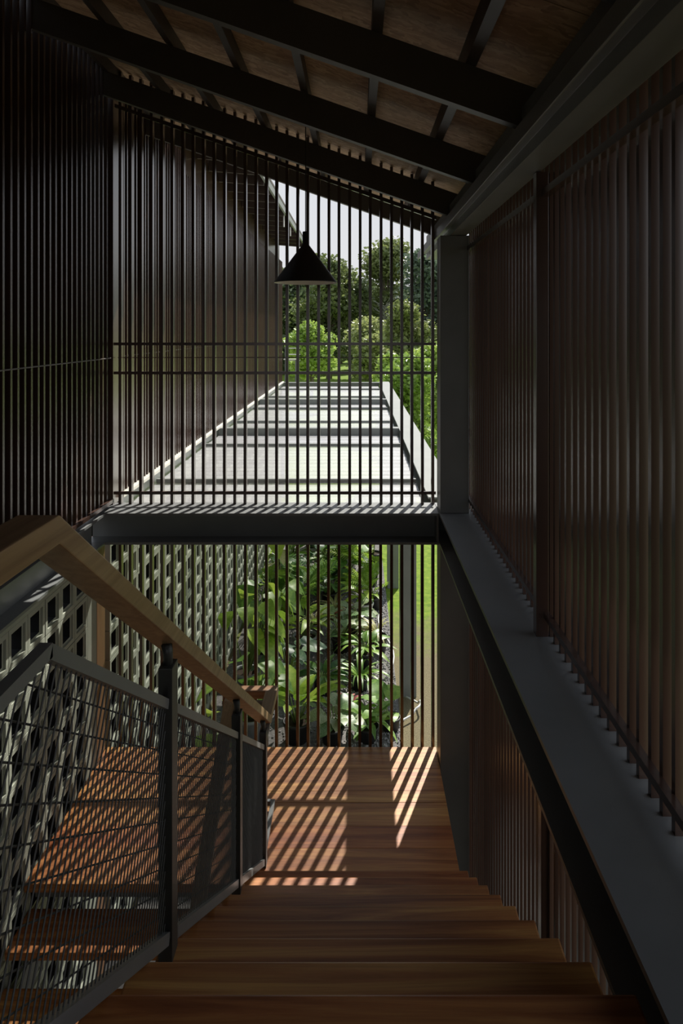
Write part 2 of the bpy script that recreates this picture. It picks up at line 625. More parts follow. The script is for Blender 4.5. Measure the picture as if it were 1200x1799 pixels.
# right wall, below the beam
wrl = thing('wall_right_lower', (0.8, 2, G0), kind='structure')
y = -2.4
while y < 4.95:
    slat(slat_x, 0.8185, y + jit(0.006), G0 + 0.02, -1.24, wrl)
    y += PITCH
box('end_post', 0.759, 0.842, 4.955, 5.0, G0 + 0.02, ZB0 - 0.002, M['slat'], wrl)
box('post', 0.765, 0.795, 2.93, 2.98, G0 + 0.02, ZB0 - 0.002, M['slat'], wrl, 0.002)
box('post', 0.765, 0.795, 2.99, 3.005, G0 + 0.02, ZB0 - 0.002, M['brown_post'], wrl)

# front screens
XK = [(761 - 18.35 * k - 627) / F * YS for k in range(31)]
fs_u = thing('slat_screen', (-0.55, YS, ZB1),
             'tall dark brown vertical slat screen standing on the steel cross beam, roof to beam', 'screen')
for x in XK:
    slat(slat_y, x + jit(0.002), YS + 0.0225, ZB1 + 0.001, zt(x) + 0.08, fs_u)
for z in (-0.097, -0.302, -1.150):
    box('rail', -1.718, 0.558, YS - 0.019, YS - 0.001, z - 0.010, z + 0.010, M['slat'], fs_u)
tube('tie_rod', [(-1.71, YS + 0.050, -0.196), (0.55, YS + 0.050, -0.196)], 0.004, M['slat'], fs_u, 6)
prism('top_rail', [(-1.71, 0.975 + 0.35 * 1.71), (0.56, 0.975 - 0.35 * 0.56), (0.56, 1.0 - 0.35 * 0.56), (-1.71, 1.0 + 0.35 * 1.71)],
      'y', YS - 0.022, YS - 0.001, M['slat'], fs_u)
fs_l = thing('slat_screen', (-0.55, YS, -3.05),
             'short dark brown vertical slat screen between the cross beam and the wooden landing', 'screen')
for x in XK:
    slat(slat_y, x + jit(0.002), YS + 0.0225, -3.06, ZB0 - 0.003, fs_l)
box('rail', -1.76, 0.558, YS - 0.030, YS - 0.001, ZB0 - 0.026, ZB0 - 0.003, M['slat'], fs_l)
box('rail', -1.76, 0.558, YS - 0.018, YS - 0.001, -3.06, -3.03, M['slat'], fs_l)

# ------------------------------------------------------------------ steel frame
o = prism('steel_beam', i_profile(4.752, 5.052, ZB0, ZB1), 'x', -1.83, 0.553, M['steel_in'], None, 0.0)
tag(o, 'grey steel cross beam over the landing, carrying the tall slat screen', 'beam')
box('end_plate', 0.538, 0.552, 4.756, 5.048, ZB0 + 0.017, ZB1 - 0.017, M['steel_in'], o)
o = prism('steel_beam', i_profile(0.556, 0.800, ZB0, ZB1), 'y', -2.5, 5.05, M['steel_in'], None, 0.0)
tag(o, 'long grey steel floor beam along the right slat wall, its wide top showing', 'beam')
box('end_plate', 0.557, 0.799, 5.036, 5.048, ZB0 + 0.017, ZB1 - 0.017, M['steel_in'], o)
o = prism('steel_beam', i_profile(-1.90, -1.695, ZB0, ZB1), 'y', -2.5, 4.750, M['steel_in'], None, 0.0)
tag(o, 'grey steel floor beam behind the handrail, above the breeze block wall', 'beam')
o = prism('steel_beam', [(.55, .64), (.558, .64), (.558, .69), (.63, .69), (.63, .64), (.742, .64), (.742, .85), (.63, .85), (.63, .70), (.55, .70)],
          'y', -2.5, 6.4, M['steel_in'], None, 0.0025)
tag(o, 'long dark steel eaves beam under the rafters at the top right', 'beam')
o = box('steel_column', 0.562, 0.757, 4.752, 4.95, ZB1 + 0.001, 0.638, M['steel_in'], None, 0.003)
tag(o, 'dark grey steel column standing on the floor beams, beside the tall slat screen', 'column')
o = box('steel_column', 0.562, 0.757, 4.752, 4.95, G0, ZB0 - 0.001, M['steel_in'], None, 0.003)
tag(o, 'dark grey steel column under the floor beams, at the right edge of the landing', 'column')

# ------------------------------------------------------------------ breeze block walls
BS = 0.21


def block_mesh():
    vs, fs = [], []

    def ring(h, x):
        k = len(vs)
        for a, b in ((-h, -h), (h, -h), (h, h), (-h, h)):
            vs.append((x, a, b))
        return k
    o1 = ring(0.1025, 0.05)
    a1 = ring(0.077, 0.05)
    a2 = ring(0.075, 0.036)
    b1 = ring(0.062, 0.036)
    b2 = ring(0.058, -0.05)
    o2 = ring(0.1025, -0.05)
    seq = [o1, a1, a2, b1, b2, o2, o1]
    for p, q in zip(seq, seq[1:]):
        for i in range(4):
            j = (i + 1) % 4
            fs.append((p + i, p + j, q + j, q + i))
    me = mesh_of(vs, fs, 'breeze_block')
    bm = bmesh.new()
    bm.from_mesh(me)
    bmesh.ops.recalc_face_normals(bm, faces=bm.faces)
    bm.to_mesh(me)
    bm.free()
    me.materials.append(M['sage'])
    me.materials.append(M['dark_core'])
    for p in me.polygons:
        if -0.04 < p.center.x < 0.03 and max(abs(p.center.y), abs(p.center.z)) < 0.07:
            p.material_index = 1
    return me


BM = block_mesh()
XW = -1.77                                        # painted face of the block walls
ZTOP = -1.53
ROWS = 14


def block(parent, y, z):
    o = bpy.data.objects.new('breeze_block', BM)
    col.objects.link(o)
    o.parent = parent
    o.location = Vector((XW - 0.05 + jit(0.0015), y, z)) - wpos(parent)
    return o


bw = thing('block_wall', (XW - 0.05, 4, G0), 'sage painted breeze block wall along the lower flight and landing', 'wall')
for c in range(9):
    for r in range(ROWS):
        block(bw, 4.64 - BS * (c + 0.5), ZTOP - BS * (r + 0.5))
box('lintel', XW - 0.10, XW, -2.5, 4.80, ZTOP, ZB0 - 0.001, M['sage'], bw)
box('pier', XW - 0.10, XW, 4.642, 4.80, G0, ZTOP - 0.001, M['sage'], bw)
box('base', XW - 0.10, XW, 2.75, 4.64, G0, ZTOP - BS * ROWS, M['sage'], bw)
box('solid_end', XW - 0.10, XW, -2.5, 2.748, G0, ZTOP - 0.001, M['sage'], bw)
bo = thing('block_wall', (XW - 0.05, 10, G0), 'sage painted breeze block wall running back beside the garden plants', 'wall')
NC = 43
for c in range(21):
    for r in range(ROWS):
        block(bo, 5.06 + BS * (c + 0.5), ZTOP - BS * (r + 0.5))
vs, fs = [], []
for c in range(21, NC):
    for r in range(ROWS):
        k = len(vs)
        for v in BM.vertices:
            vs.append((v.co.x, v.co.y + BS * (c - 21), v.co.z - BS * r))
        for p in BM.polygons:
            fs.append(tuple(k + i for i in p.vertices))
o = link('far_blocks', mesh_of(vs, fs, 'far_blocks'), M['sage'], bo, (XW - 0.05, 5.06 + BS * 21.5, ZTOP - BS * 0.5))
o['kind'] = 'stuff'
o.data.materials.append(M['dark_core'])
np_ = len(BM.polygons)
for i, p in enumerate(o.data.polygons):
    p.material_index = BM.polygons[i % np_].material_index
box('lintel', XW - 0.10, XW, 5.06, 16.4, ZTOP, -1.31, M['sage'], bo)
box('base', XW - 0.10, XW, 5.06, 14.1, G0, ZTOP - BS * ROWS, M['sage'], bo)
box('solid_end', XW - 0.10, XW, 14.1, 16.4, G0, ZTOP - 0.001, M['sage'], bo)
o = box('wall_left_lower', -2.22, -2.16, -2.5, 16.4, G0, -1.46, M['dark_wall'])
tag(o, kind='structure')
o = box('trim_1', -1.865, XW, 4.802, 4.958, G0, ZB0 - 0.002, M['brown_post'])
tag(o, kind='structure')

# ------------------------------------------------------------------ far wing with slatted wall and eaves
wg = thing('house_wing', (-1.8, 11, -1.3), 'long wing clad in brown vertical slats, with overhanging eaves, behind the tall screen', 'building')
box('backing', -1.93, -1.87, 5.12, 16.4, -1.30, 2.12, M['dark_core'], wg)
y = 5.16
while y < 16.4:
    slat(slat_x, -1.7475, y + jit(0.004), -1.189, 1.58 if y > 7 else 1.76, wg)
    y += PITCH
box('sill', -1.80, -1.690, 5.12, 16.4, -1.214, -1.190, M['cream'], wg)
box('ledger_beam', -1.76, -1.722, 5.12, 16.4, -1.32, -1.215, M['steel'], wg)
box('upper_band', -1.868, -1.80, 6.9, 16.4, 1.585, 2.10, M['slat'], wg)
tube('tie_rod', [(-1.735, 5.12, -0.190), (-1.735, 16.4, -0.190)], 0.004, M['slat'], wg, 6)


def ze(x):
    return 2.08 - 0.20 * (x + 1.72)


prism('eaves_roof', [(-2.2, ze(-2.2) + .05), (-1.17, ze(-1.17) + .05), (-1.17, ze(-1.17) + .085), (-2.2, ze(-2.2) + .085)],
      'y', 6.9, 16.6, M['brown_board'], wg)
box('fascia', -1.205, -1.175, 6.9, 16.6, 1.92, 2.025, M['steel'], wg)
y = 7.3
while y < 16.5:
    prism('rafter_tail', [(-1.79, ze(-1.79) - .17), (-1.206, ze(-1.206) - .10), (-1.206, ze(-1.206) + .049), (-1.79, ze(-1.79) + .049)],
          'y', y - 0.02, y + 0.02, M['brown_board'], wg)
    y += 0.62
for y in (9.55, 10.75, 12.9, 11.75):
    box('bracket', -1.222, -1.207, y - 0.03, y + 0.03, 1.72, 1.91, M['white'], wg)

# ------------------------------------------------------------------ garden canopy with a translucent sheet
cp = thing('garden_canopy', (0.6, 10, G0), 'grey steel canopy with a pale translucent roof sheet over the garden bed', 'canopy')
prism('edge_beam', i_profile(0.52, 0.75, -1.42, -1.212, 0.014, 0.01), 'y', 5.12, 16.6, M['steel'], cp)
YC = (8.80, 12.46, 16.43)
for y in YC:
    prism('cross_beam', i_profile(y - 0.07, y + 0.07, -1.40, -1.214, 0.014, 0.01), 'x', -1.715, 0.519, M['steel'], cp)
    if y < 16:
        box('front_plate', -1.715, 0.519, y - 0.072, y - 0.066, -1.40, -1.222, M['steel'], cp)
    box('post', 0.535, 0.735, y - 0.09, y + 0.09, G0, -1.421, M['steel'], cp, 0.003)


def sheet(name, y0, y1):
    n = int((y1 - y0) / 0.055)
    vs, fs = [], []
    nx = 4
    ph = R.uniform(0, 6)
    for j in range(n + 1):
        y = y0 + (y1 - y0) * j / n
        for i in range(nx + 1):
            x = -1.70 + (0.505 + 1.70) * i / nx
            z = 0.0022 * math.sin(j * 1.9 + ph) + 0.002 * math.sin(j * 0.7 + ph * 2 + i * 0.4) + R.uniform(-.0008, .0008)
            vs.append((x, y - y0, z))
    for j in range(n):
        for i in range(nx):
            a = j * (nx + 1) + i
            fs.append((a, a + 1, a + nx + 2, a + nx + 1))
    return link(name, mesh_of(vs, fs, name), M['net'], cp, (0, y0, -1.300))


YP = (6.0, 7.86, 9.85, 11.55, 13.55, 15.3)
edges = sorted([5.07] + [v for v in YC] + list(YP))
for a, b in zip(edges, edges[1:]):
    a2 = a + (0.071 if a in YC else 0.0)
    b2 = b - (0.073 if b in YC else 0.0)
    sheet('roof_sheet', a2, b2)
for y in YP:
    box('batten', -1.70, 0.50, y - 0.02, y + 0.02, -1.295, -1.262, M['steel'], cp)

# ------------------------------------------------------------------ landing and stairs
G_, R_ = 0.2718, 0.1767
Y0, Z0 = 3.61, -2.763
ld = thing('landing', (-0.6, 4.4, ZL - 0.05), 'sunlit wooden half landing of wide reddish planks', 'landing')
pe = [4.98, 4.735, 4.505, 4.395, 4.185, 4.005, 3.745]
for a, b in zip(pe, pe[1:]):
    box('plank', -1.765, 0.558, b + 0.001, a - 0.001, ZL - 0.045, ZL + jit(0.0008), M['tread'], ld, 0.0015)
box('plank', -0.55, 0.558, 3.565, 3.743, ZL - 0.045, ZL, M['tread'], ld, 0.0015)
box('joist', -1.76, 0.55, 4.80, 4.86, ZL - 0.22, ZL - 0.046, M['steel_in'], ld)
box('joist', -1.76, 0.55, 4.20, 4.26, ZL - 0.22, ZL - 0.046, M['steel_in'], ld)
box('joist', -1.76, 0.55, 3.86, 3.92, ZL - 0.16, ZL - 0.046, M['steel_in'], ld)

st = thing('staircase', (0, Y0, ZL), 'upper flight of dark wooden treads descending from the viewer to the landing', 'staircase')


def tread_mesh(x0, x1, dy, dz):
    """board with its four corners and edges eased"""
    me = box_mesh(x1 - x0, dy, dz, 0.006, 'tread')
    me.materials.append(M['tread'])
    return me


TM = tread_mesh(-0.545, 0.568, G_ + 0.022, 0.05)
for n in range(9):
    y1 = Y0 - G_ * n
    o = bpy.data.objects.new('tread', TM)
    col.objects.link(o)
    o.parent = st
    o.location = Vector((0.0115, y1 - (G_ + 0.022) / 2, Z0 + R_ * n - 0.025)) - wpos(st)
for x in (-0.50, 0.53):
    a = Vector((x, Y0 - 0.05, Z0 - 0.20))
    b = Vector((x, 1.165, Z0 - 0.20 + R_ / G_ * (Y0 - 0.05 - 1.165)))
    vs, fs = [], []
    bar(vs, fs, Vector((0, 0, 0)), b - a, 0.012, 0.20)
    link('stringer', mesh_of(vs, fs, 'stringer'), M['steel_in'], st, a)

sl = thing('staircase', (-1.2, 3.5, G0), 'lower flight of open wooden treads going down below the left of the landing', 'staircase')
TL = tread_mesh(-1.765, -0.62, G_, 0.042)
for n in range(1, 9):
    yn = 3.805 - G_ * n                                # near edge of each tread
    o = bpy.data.objects.new('tread', TL)
    col.objects.link(o)
    o.parent = sl
    o.location = Vector((-1.1925, yn + G_ / 2, ZL - R_ * n - 0.021)) - wpos(sl)
for x in (-1.70, -0.66):
    a = Vector((x, 3.76, ZL - 0.35))
    b = Vector((x, 1.6, ZL - 0.35 - R_ / G_ * 2.16))
    vs, fs = [], []
    bar(vs, fs, Vector((0, 0, 0)), b - a, 0.012, 0.18)
    link('stringer', mesh_of(vs, fs, 'stringer'), M['steel_in'], sl, a)

# ------------------------------------------------------------------ railing between the flights
rl = thing('stair_railing', (-0.52, 3.0, ZL), 'grey steel stair railing with a wooden handrail and wire mesh panels', 'railing')
SL = R_ / G_                                       # fall of the stair per metre
YK = 1.165                                         # where the level rail starts to fall
XR = -0.515                                        # centre line of posts, rails and mesh


def fall(y, z):
    return z if y < YK else z - SL * (y - YK)


# wooden handrail: one mitred piece following the stair, then the turn
HX0, HX1 = -0.560, -0.490


def handrail(name, pts, mat, half=0.035, th=0.048, side=None):
    """mitred rectangular rail through points given at its top centre line; the section stays upright"""
    vs, fs = [], []
    for i, (p, sd) in enumerate(pts):
        p, sd = Vector(p), Vector(sd)
        for s, t in ((-1, 0), (1, 0), (1, 1), (-1, 1)):
            vs.append(p + sd * (s * half) - Vector((0, 0, th * t)))
    for i in range(len(pts) - 1):
        for k in range(4):
            k2 = (k + 1) % 4
            fs.append((i * 4 + k, i * 4 + k2, i * 4 + 4 + k2, i * 4 + 4 + k))
    fs.append((3, 2, 1, 0))
    e = (len(pts) - 1) * 4
    fs.append((e, e + 1, e + 2, e + 3))
    c = Vector(pts[0][0])
    bm = bmesh.new()
    bv = [bm.verts.new(v - c) for v in vs]
    for f in fs:
        bm.faces.new([bv[i] for i in f])
    bmesh.ops.recalc_face_normals(bm, faces=bm.faces)
    bmesh.ops.bevel(bm, geom=bm.edges[:], offset=0.003, segments=2, affect='EDGES', profile=0.6)
    me = bpy.data.meshes.new(name)
    bm.to_mesh(me)
    bm.free()
    return link(name, me, mat, rl, c)


HT = -0.305
HS = 0.660                                         # the handrail runs a touch steeper than the frame
hx = -0.525
SX = Vector((1, 0, 0))
YT = 4.04                                          # level turn on the landing
zT = HT - HS * (YT - YK)


def hand(y):
    return HT if y < YK else HT - HS * (y - YK)


handrail('handrail', [((hx, -0.6, HT), SX), ((hx, YK, HT), SX), ((hx, YT, zT), SX)], M['handrail'])
handrail('handrail', [((hx, YT + 0.002, zT), SX), ((hx, 4.34, zT), Vector((1, 1, 0)))], M['handrail'])
handrail('handrail', [((hx, 4.34, zT), Vector((1, 1, 0))), ((-0.755, 4.34, zT), Vector((1, -1, 0)) * -1)], M['handrail_x'])
handrail('handrail', [((-0.755, 4.34, zT), Vector((1, -1, 0))), ((-0.755, 4.19, zT), SX), ((-0.755, 1.9, zT - SL * 2.15), SX)], M['handrail'])


def strip(name, a, b, w, h, mat=None):
    a, b = Vector(a), Vector(b)
    vs, fs = [], []
    d = b - a
    side = Vector((1, 0, 0)) if abs(d.x) < 1e-4 else Vector((0, 1, 0))
    bar(vs, fs, Vector((0, 0, 0)), d, w, h, side)
    return link(name, mesh_of(vs, fs, name), mat or M['rail_steel'], rl, a)


ZM, ZBm = -0.530, -1.158                           # centre lines of the mesh frame where the fall begins


def low(y):
    return ZBm - SL * (y - YK)


# posts
for yp, zb in ((1.925, Z0 + R_ * 6), (3.035, Z0 + R_ * 2), (3.885, ZL)):
    top = hand(yp) - 0.048 - 0.055
    p = box('post', XR - 0.019, XR + 0.019, yp - 0.030, yp + 0.030, zb, top, M['rail_steel'], rl, 0.002)
    tube('rail_support', [(XR, yp, top), (XR, yp, top + 0.03), (XR - 0.004, yp, hand(yp) - 0.05)], [0.013, 0.013, 0.015], M['rail_steel'], p, 10)
strip('mesh_top_rail', (XR, -0.5, ZM), (XR, YK + 0.005, ZM), 0.022, 0.024, M['steel_in'])
bays = [(0.72, 1.893), (1.957, 3.003), (3.067, 3.853)]
for a, b in bays:
    strip('mesh_top_rail', (XR, max(a, YK), fall(max(a, YK), ZM)), (XR, b, fall(b, ZM)), 0.022, 0.024, M['steel_in'])
    strip('mesh_bottom_rail', (XR, a, low(a)), (XR, b, low(b)), 0.026, 0.030, M['steel_in'])
# the frame turns level round the end of the landing
for z in (fall(3.87, ZM), low(3.87) + 0.02):
    strip('return_rail', (XR, 3.917, z), (XR, 4.34, z), 0.024, 0.026, M['steel_in'])
    strip('return_rail', (XR - 0.013, 4.33, z), (-0.755, 4.33, z), 0.024, 0.026, M['steel_in'])
H = ZM - ZBm


def wire_panel(a, b):
    """one sheet of welded mesh: wires square to the falling rails, cross wires along them"""
    vs, fs = [], []
    o0 = Vector((XR, a, 0))

    def clipped(p0, p1):
        t0, t1 = 0.0, 1.0
        dy = p1.y - p0.y
        lo, hi = (a - p0.y) / dy, (b - p0.y) / dy
        t0, t1 = max(t0, lo), min(t1, hi)
        if p1.z > ZM or p0.z > ZM:                  # stop under the level rail
            dz = p1.z - p0.z
            t = (ZM - p0.z) / dz
            if dz > 0:
                t1 = min(t1, t)
            else:
                t0 = max(t0, t)
        if t1 - t0 > 0.01:
            sweep(vs, fs, [p0.lerp(p1, t0) - o0, p0.lerp(p1, t1) - o0], 0.0018, 4)

    d = Vector((0, SL, 1)).normalized()
    ln = H / (1 + SL * SL) ** 0.5
    y = a - 0.5
    while y < b:
        p0 = Vector((XR, y, low(y)))
        clipped(p0, p0 + d * ln)
        y += 0.0215
    for k in range(1, 10):
        z = H * k / 10
        clipped(Vector((XR - .003, a - .01, low(a - .01) + z)), Vector((XR - .003, b + .01, low(b + .01) + z)))
    o = link('wire_mesh', mesh_of(vs, fs, 'wire_mesh'), M['wire'], rl, o0)
    o['kind'] = 'stuff'


for a, b in bays:
    wire_panel(a, b)

# ------------------------------------------------------------------ pendant lamp
PX, PY = (537 - 627) / F * 4.3, 4.3
pl = thing('pendant_lamp', (PX, PY, 0.288), 'black conical pendant lamp hanging on a thin cord before the tall screen', 'lamp')
tube('cord', [(PX, PY, zt(PX) + PH), (PX, PY, 0.60)], 0.0035, M['black'], pl, 6)
lathe('stem', [(0.0, 0.60), (0.017, 0.60), (0.019, 0.595), (0.019, 0.505), (0.026, 0.50)], M['black'], pl, (PX, PY, 0), 20)
lathe('shade', [(0.018, 0.522), (0.024, 0.515), (0.190, 0.294), (0.1925, 0.288), (0.1905, 0.288)], M['black'], pl, (PX, PY, 0), 48)
lathe('lining', [(0.1905, 0.288), (0.186, 0.294), (0.022, 0.511), (0.0, 0.514)], M['lamp_white'], pl, (PX, PY, 0), 48)
lathe('bulb', [(0.0, 0.36), (0.02, 0.365), (0.03, 0.385), (0.03, 0.40), (0.015, 0.44), (0.012, 0.50)], M['lamp_white'], pl, (PX, PY, 0), 20)

# ------------------------------------------------------------------ pebbles of the garden bed
peb = []
bm = bmesh.new()
bmesh.ops.create_icosphere(bm, subdivisions=1, radius=1)
pv = [v.co.copy() for v in bm.verts]
pf = [tuple(v.index for v in f.verts) for f in bm.faces]
bm.free()
vs, fs = [], []
for i in range(5200):
    x = R.uniform(-0.45, 0.49) if R.random() < 0.75 else R.uniform(-1.6, 0.49)
    y = R.uniform(7.0, 12.5)
    s = R.uniform(0.008, 0.02)
    k = len(vs)
    rot = Euler((R.uniform(0, 3), R.uniform(0, 3), R.uniform(0, 3))).to_matrix()
    sc3 = Vector((s, s * R.uniform(.6, 1), s * R.uniform(.5, .8)))
    for v in pv:
        q = rot @ Vector((v.x * sc3.x, v.y * sc3.y, v.z * sc3.z))
        vs.append((q.x + x, q.y + y, q.z + 0.004))
    for f in pf:
        fs.append(tuple(k + j for j in f))
o = link('pebbles', mesh_of(vs, fs, 'pebbles'), M['pebble'], None, (0, 0, G0 + 0.03))
tag(o, 'grey pebbles spread over the garden bed between the pots', 'gravel', kind='stuff')

# ------------------------------------------------------------------ garden plants


def leaf_mesh(name, width, nseg, prof, fold=0.25, droop=0.6, wav=0.0):
    """a leaf along +x of unit length: midrib folded, tip drooping; prof(t) gives half width"""
    vs, fs = [], []
    for i in range(nseg + 1):
        t = i / nseg
        a = droop * t
        x = math.sin(a) / droop if droop > 1e-3 else t
        z = (math.cos(a) - 1) / droop if droop > 1e-3 else 0
        hw = prof(t) * width
        dz = hw * fold + wav * math.sin(i * 2.4) * hw
        vs += [(x, -hw, z + dz), (x, 0, z), (x, hw, z + dz)]
    for i in range(nseg):
        a = i * 3
        fs += [(a, a + 3, a + 4, a + 1), (a + 1, a + 4, a + 5, a + 2)]
    return mesh_of(vs, fs, name, True)


def p_paddle(t):
    return max(0.02, math.sin(math.pi * min(1, t ** 0.75)) ** 0.7)


def p_heart(t):
    return max(0.02, (math.sin(math.pi * t ** 0.48)) ** 0.85)


def p_strap(t):
    return max(0.03, (1 - t) ** 0.5 * min(1, 0.5 + t * 3))


def p_lance(t):
    return max(0.02, math.sin(math.pi * t ** 0.8))


def frond_mesh(name, n=13):
    vs, fs = [], []
    sweep(vs, fs, [(0, 0, 0), (0.35, 0, 0.05), (0.7, 0, 0.02), (1, 0, -0.10)], [.008, .007, .005, .002], 4)
    for i in range(2, n + 1):
        t = i / n
        x, z = t, 0.06 * math.sin(t * 3.1) - 0.10 * t * t
        ln = 0.36 * math.sin(math.pi * (0.12 + 0.86 * t)) ** 0.6 + 0.03
        for s in (-1, 1):
            k = len(vs)
            w = 0.028
            vs.extend([Vector((x - w, 0, z)), Vector((x + w, 0, z)), Vector((x + 0.10 + w, s * ln * .6, z + .02)),
                       Vector((x + 0.24 * ln + 0.14, s * ln, z - .05)), Vector((x + 0.10 - w, s * ln * .6, z + .02))])
            fs.append((k, k + 1, k + 2, k + 3, k + 4))
    return mesh_of(vs, fs, name)


LM = {}
for nm, args in {'paddle': (0.20, 9, p_paddle, .22, .8, .05), 'heart': (0.40, 9, p_heart, .16, .9, .04),
                 'strap': (0.045, 8, p_strap, .35, 1.7, 0), 'lance': (0.12, 7, p_lance, .25, 1.0, 0.03),
                 'broad': (0.30, 9, p_paddle, .15, 1.0, .08)}.items():
    LM[nm] = leaf_mesh(nm + '_leaf', *args)
LM['frond'] = frond_mesh('frond')
cache = {}


def lmesh(kind, mat):
    if (kind, mat) not in cache:
        m = LM[kind].copy()
        m.materials.clear()
        m.materials.append(M[mat])
        cache[(kind, mat)] = m
    return cache[(kind, mat)]


def pot(root, x, y, z, r, h, mat):
    p_ = lathe('pot', [(0.0, 0.0), (r * 0.78, 0.0), (r * 0.96, h * 0.86), (r * 1.04, h * 0.87), (r * 1.04, h), (r * 0.92, h), (r * 0.88, h * 0.86)],
          M[mat], root, (x, y, z), 20)
    lathe('soil', [(0.0, h * 0.87), (r * 0.90, h * 0.86)], M['soil'], p_, (x, y, z), 16)


def plant(name, label, cat, x, y, kind, mat, n, ln, stalk=0.3, lean=0.5, potmat=None, pr=0.13, ph=0.2, group=None, base=0.0, spread=6.283, turn=0.0, up=0.0):
    n, ln = int(n * 1.5), ln * 0.76
    z0 = G0 + 0.03 + base
    root = thing(name, (x, y, z0), label, cat, group)
    if potmat:
        pot(root, x, y, z0, pr, ph, potmat)
        z1 = z0 + ph * 0.86
    else:
        z1 = z0
    svs, sfs = [], []
    for i in range(n):
        a = turn + spread * (i + 0.35 * R.random()) / n
        reach = stalk * 0.5 + ln * 1.05
        if x + math.cos(a) * reach < XW + 0.04 or x + math.cos(a) * reach > 0.50:
            a = math.pi - a                          # grows away from the wall or the canopy edge
        if x + math.cos(a) * reach < XW + 0.04:
            a = math.copysign(1.45, math.sin(a))
        sl_ = stalk * (0.55 + 0.6 * R.random())
        tiltv = lean * (0.45 + 0.75 * R.random())
        d = Vector((math.cos(a) * math.sin(tiltv), math.sin(a) * math.sin(tiltv), math.cos(tiltv)))
        p0 = Vector((x, y, z1)) + Vector((math.cos(a), math.sin(a), 0)) * 0.025
        p1 = p0 + d * sl_
        if stalk > 0.03:
            sweep(svs, sfs, [p0 - Vector((x, y, z1)), p0.lerp(p1, .5) + Vector((0, 0, .02)) - Vector((x, y, z1)), p1 - Vector((x, y, z1))],
                  [.009, .007, .005], 5)
        pit = {'paddle': 0.95, 'heart': -0.25, 'strap': 1.0, 'lance': 0.55, 'broad': 0.45, 'frond': 0.6}[kind] + up + R.uniform(-.3, .25)
        s = ln * (0.7 + 0.5 * R.random())
        # leaf runs outward (+x of its mesh), pitched up by pit
        e = Euler((R.uniform(-.45, .45), -pit, a + R.uniform(-.3, .3)), 'XYZ')
        o = bpy.data.objects.new('frond' if kind == 'frond' else 'leaf', lmesh(kind, mat))
        col.objects.link(o)
        o.parent = root
        o.location = p1 - Vector((x, y, z0))
        o.rotation_euler = e
        o.scale = (s, s, s)
    if svs:
        link('stems', mesh_of(svs, sfs, 'stems', True), M['stem'], root, (x, y, z1))
    return root


P = plant
# nearest row, just beyond the landing
P('banana_plant', 'big paddle-leaved green plant nearest the landing, left of the window centre', 'plant', -0.66, 7.75, 'paddle', 'leaf_lime', 9, 0.62, 0.32, 0.45, 'pot_black', .15, .22, up=-.1)
P('elephant_ear', 'wide heart-leaved green plant in the front row beside the handrail turn', 'plant', -1.18, 7.8, 'heart', 'leaf_mid', 10, 0.42, 0.62, 0.5, 'pot_grey', .16, .25)
P('prayer_plant', 'cream-splashed broad-leaved plant in the front row at centre', 'plant', -0.27, 7.7, 'broad', 'leaf_pale', 12, 0.34, 0.22, 0.6, 'pot_black', .13, .18)
P('bird_nest_plant', 'upright green lance-leaved plant in the front row near the post', 'plant', 0.12, 7.75, 'lance', 'leaf_mid', 14, 0.42, 0.10, 0.6, 'pot_black', .12, .16)
P('banana_plant', 'single broad green leafy plant at the foot of the near canopy post', 'plant', 0.38, 7.95, 'broad', 'leaf_mid', 6, 0.42, 0.16, 0.7, 'pot_black', .11, .15)
# second row
P('elephant_ear', 'tall bright lime heart-leaved plant against the block wall, second row', 'plant', -1.38, 8.8, 'heart', 'leaf_lime', 11, 0.46, 0.95, 0.42, 'pot_grey', .16, .26)
P('caladium', 'pale blue-green broad-leaved plant behind the big paddle leaves', 'plant', -0.86, 8.75, 'broad', 'leaf_blue', 12, 0.38, 0.34, 0.55, 'pot_grey', .15, .24)
P('bird_nest_plant', 'dark green fountain of lance leaves in the second row at centre', 'plant', -0.42, 8.75, 'lance', 'leaf_deep', 16, 0.48, 0.10, 0.7, 'pot_black', .13, .2)
P('bromeliad', 'rosette of long green strap leaves in the second row beside the gravel', 'plant', 0.04, 8.85, 'strap', 'leaf_mid', 20, 0.55, 0.02, 0.7, 'pot_black', .12, .16)
P('cordyline', 'small red-tipped plant low beside the pebbles, second row', 'plant', -0.13, 8.3, 'lance', 'red_leaf', 6, 0.22, 0.06, 0.6, 'pot_black', .08, .1)
# third row
P('elephant_ear', 'mid green heart-leaved plant by the block wall, third row', 'plant', -1.30, 9.9, 'heart', 'leaf_mid', 12, 0.44, 0.85, 0.42, 'pot_black', .16, .26)
P('dracaena', 'yellow-green striped lance-leaved plant rising in the third row', 'plant', -0.72, 9.8, 'lance', 'leaf_lime', 15, 0.46, 0.34, 0.55, 'pot_grey', .17, .27)
P('caladium', 'cream-marked broad-leaved plant in the third row at centre', 'plant', -0.22, 9.9, 'broad', 'leaf_pale', 13, 0.36, 0.30, 0.6, 'pot_black', .14, .2)
P('bromeliad', 'straw-coloured striped spider plant beside the near canopy post', 'plant', 0.30, 9.9, 'strap', 'leaf_straw', 34, 0.52, 0.05, 0.8, 'pot_black', .13, .22)
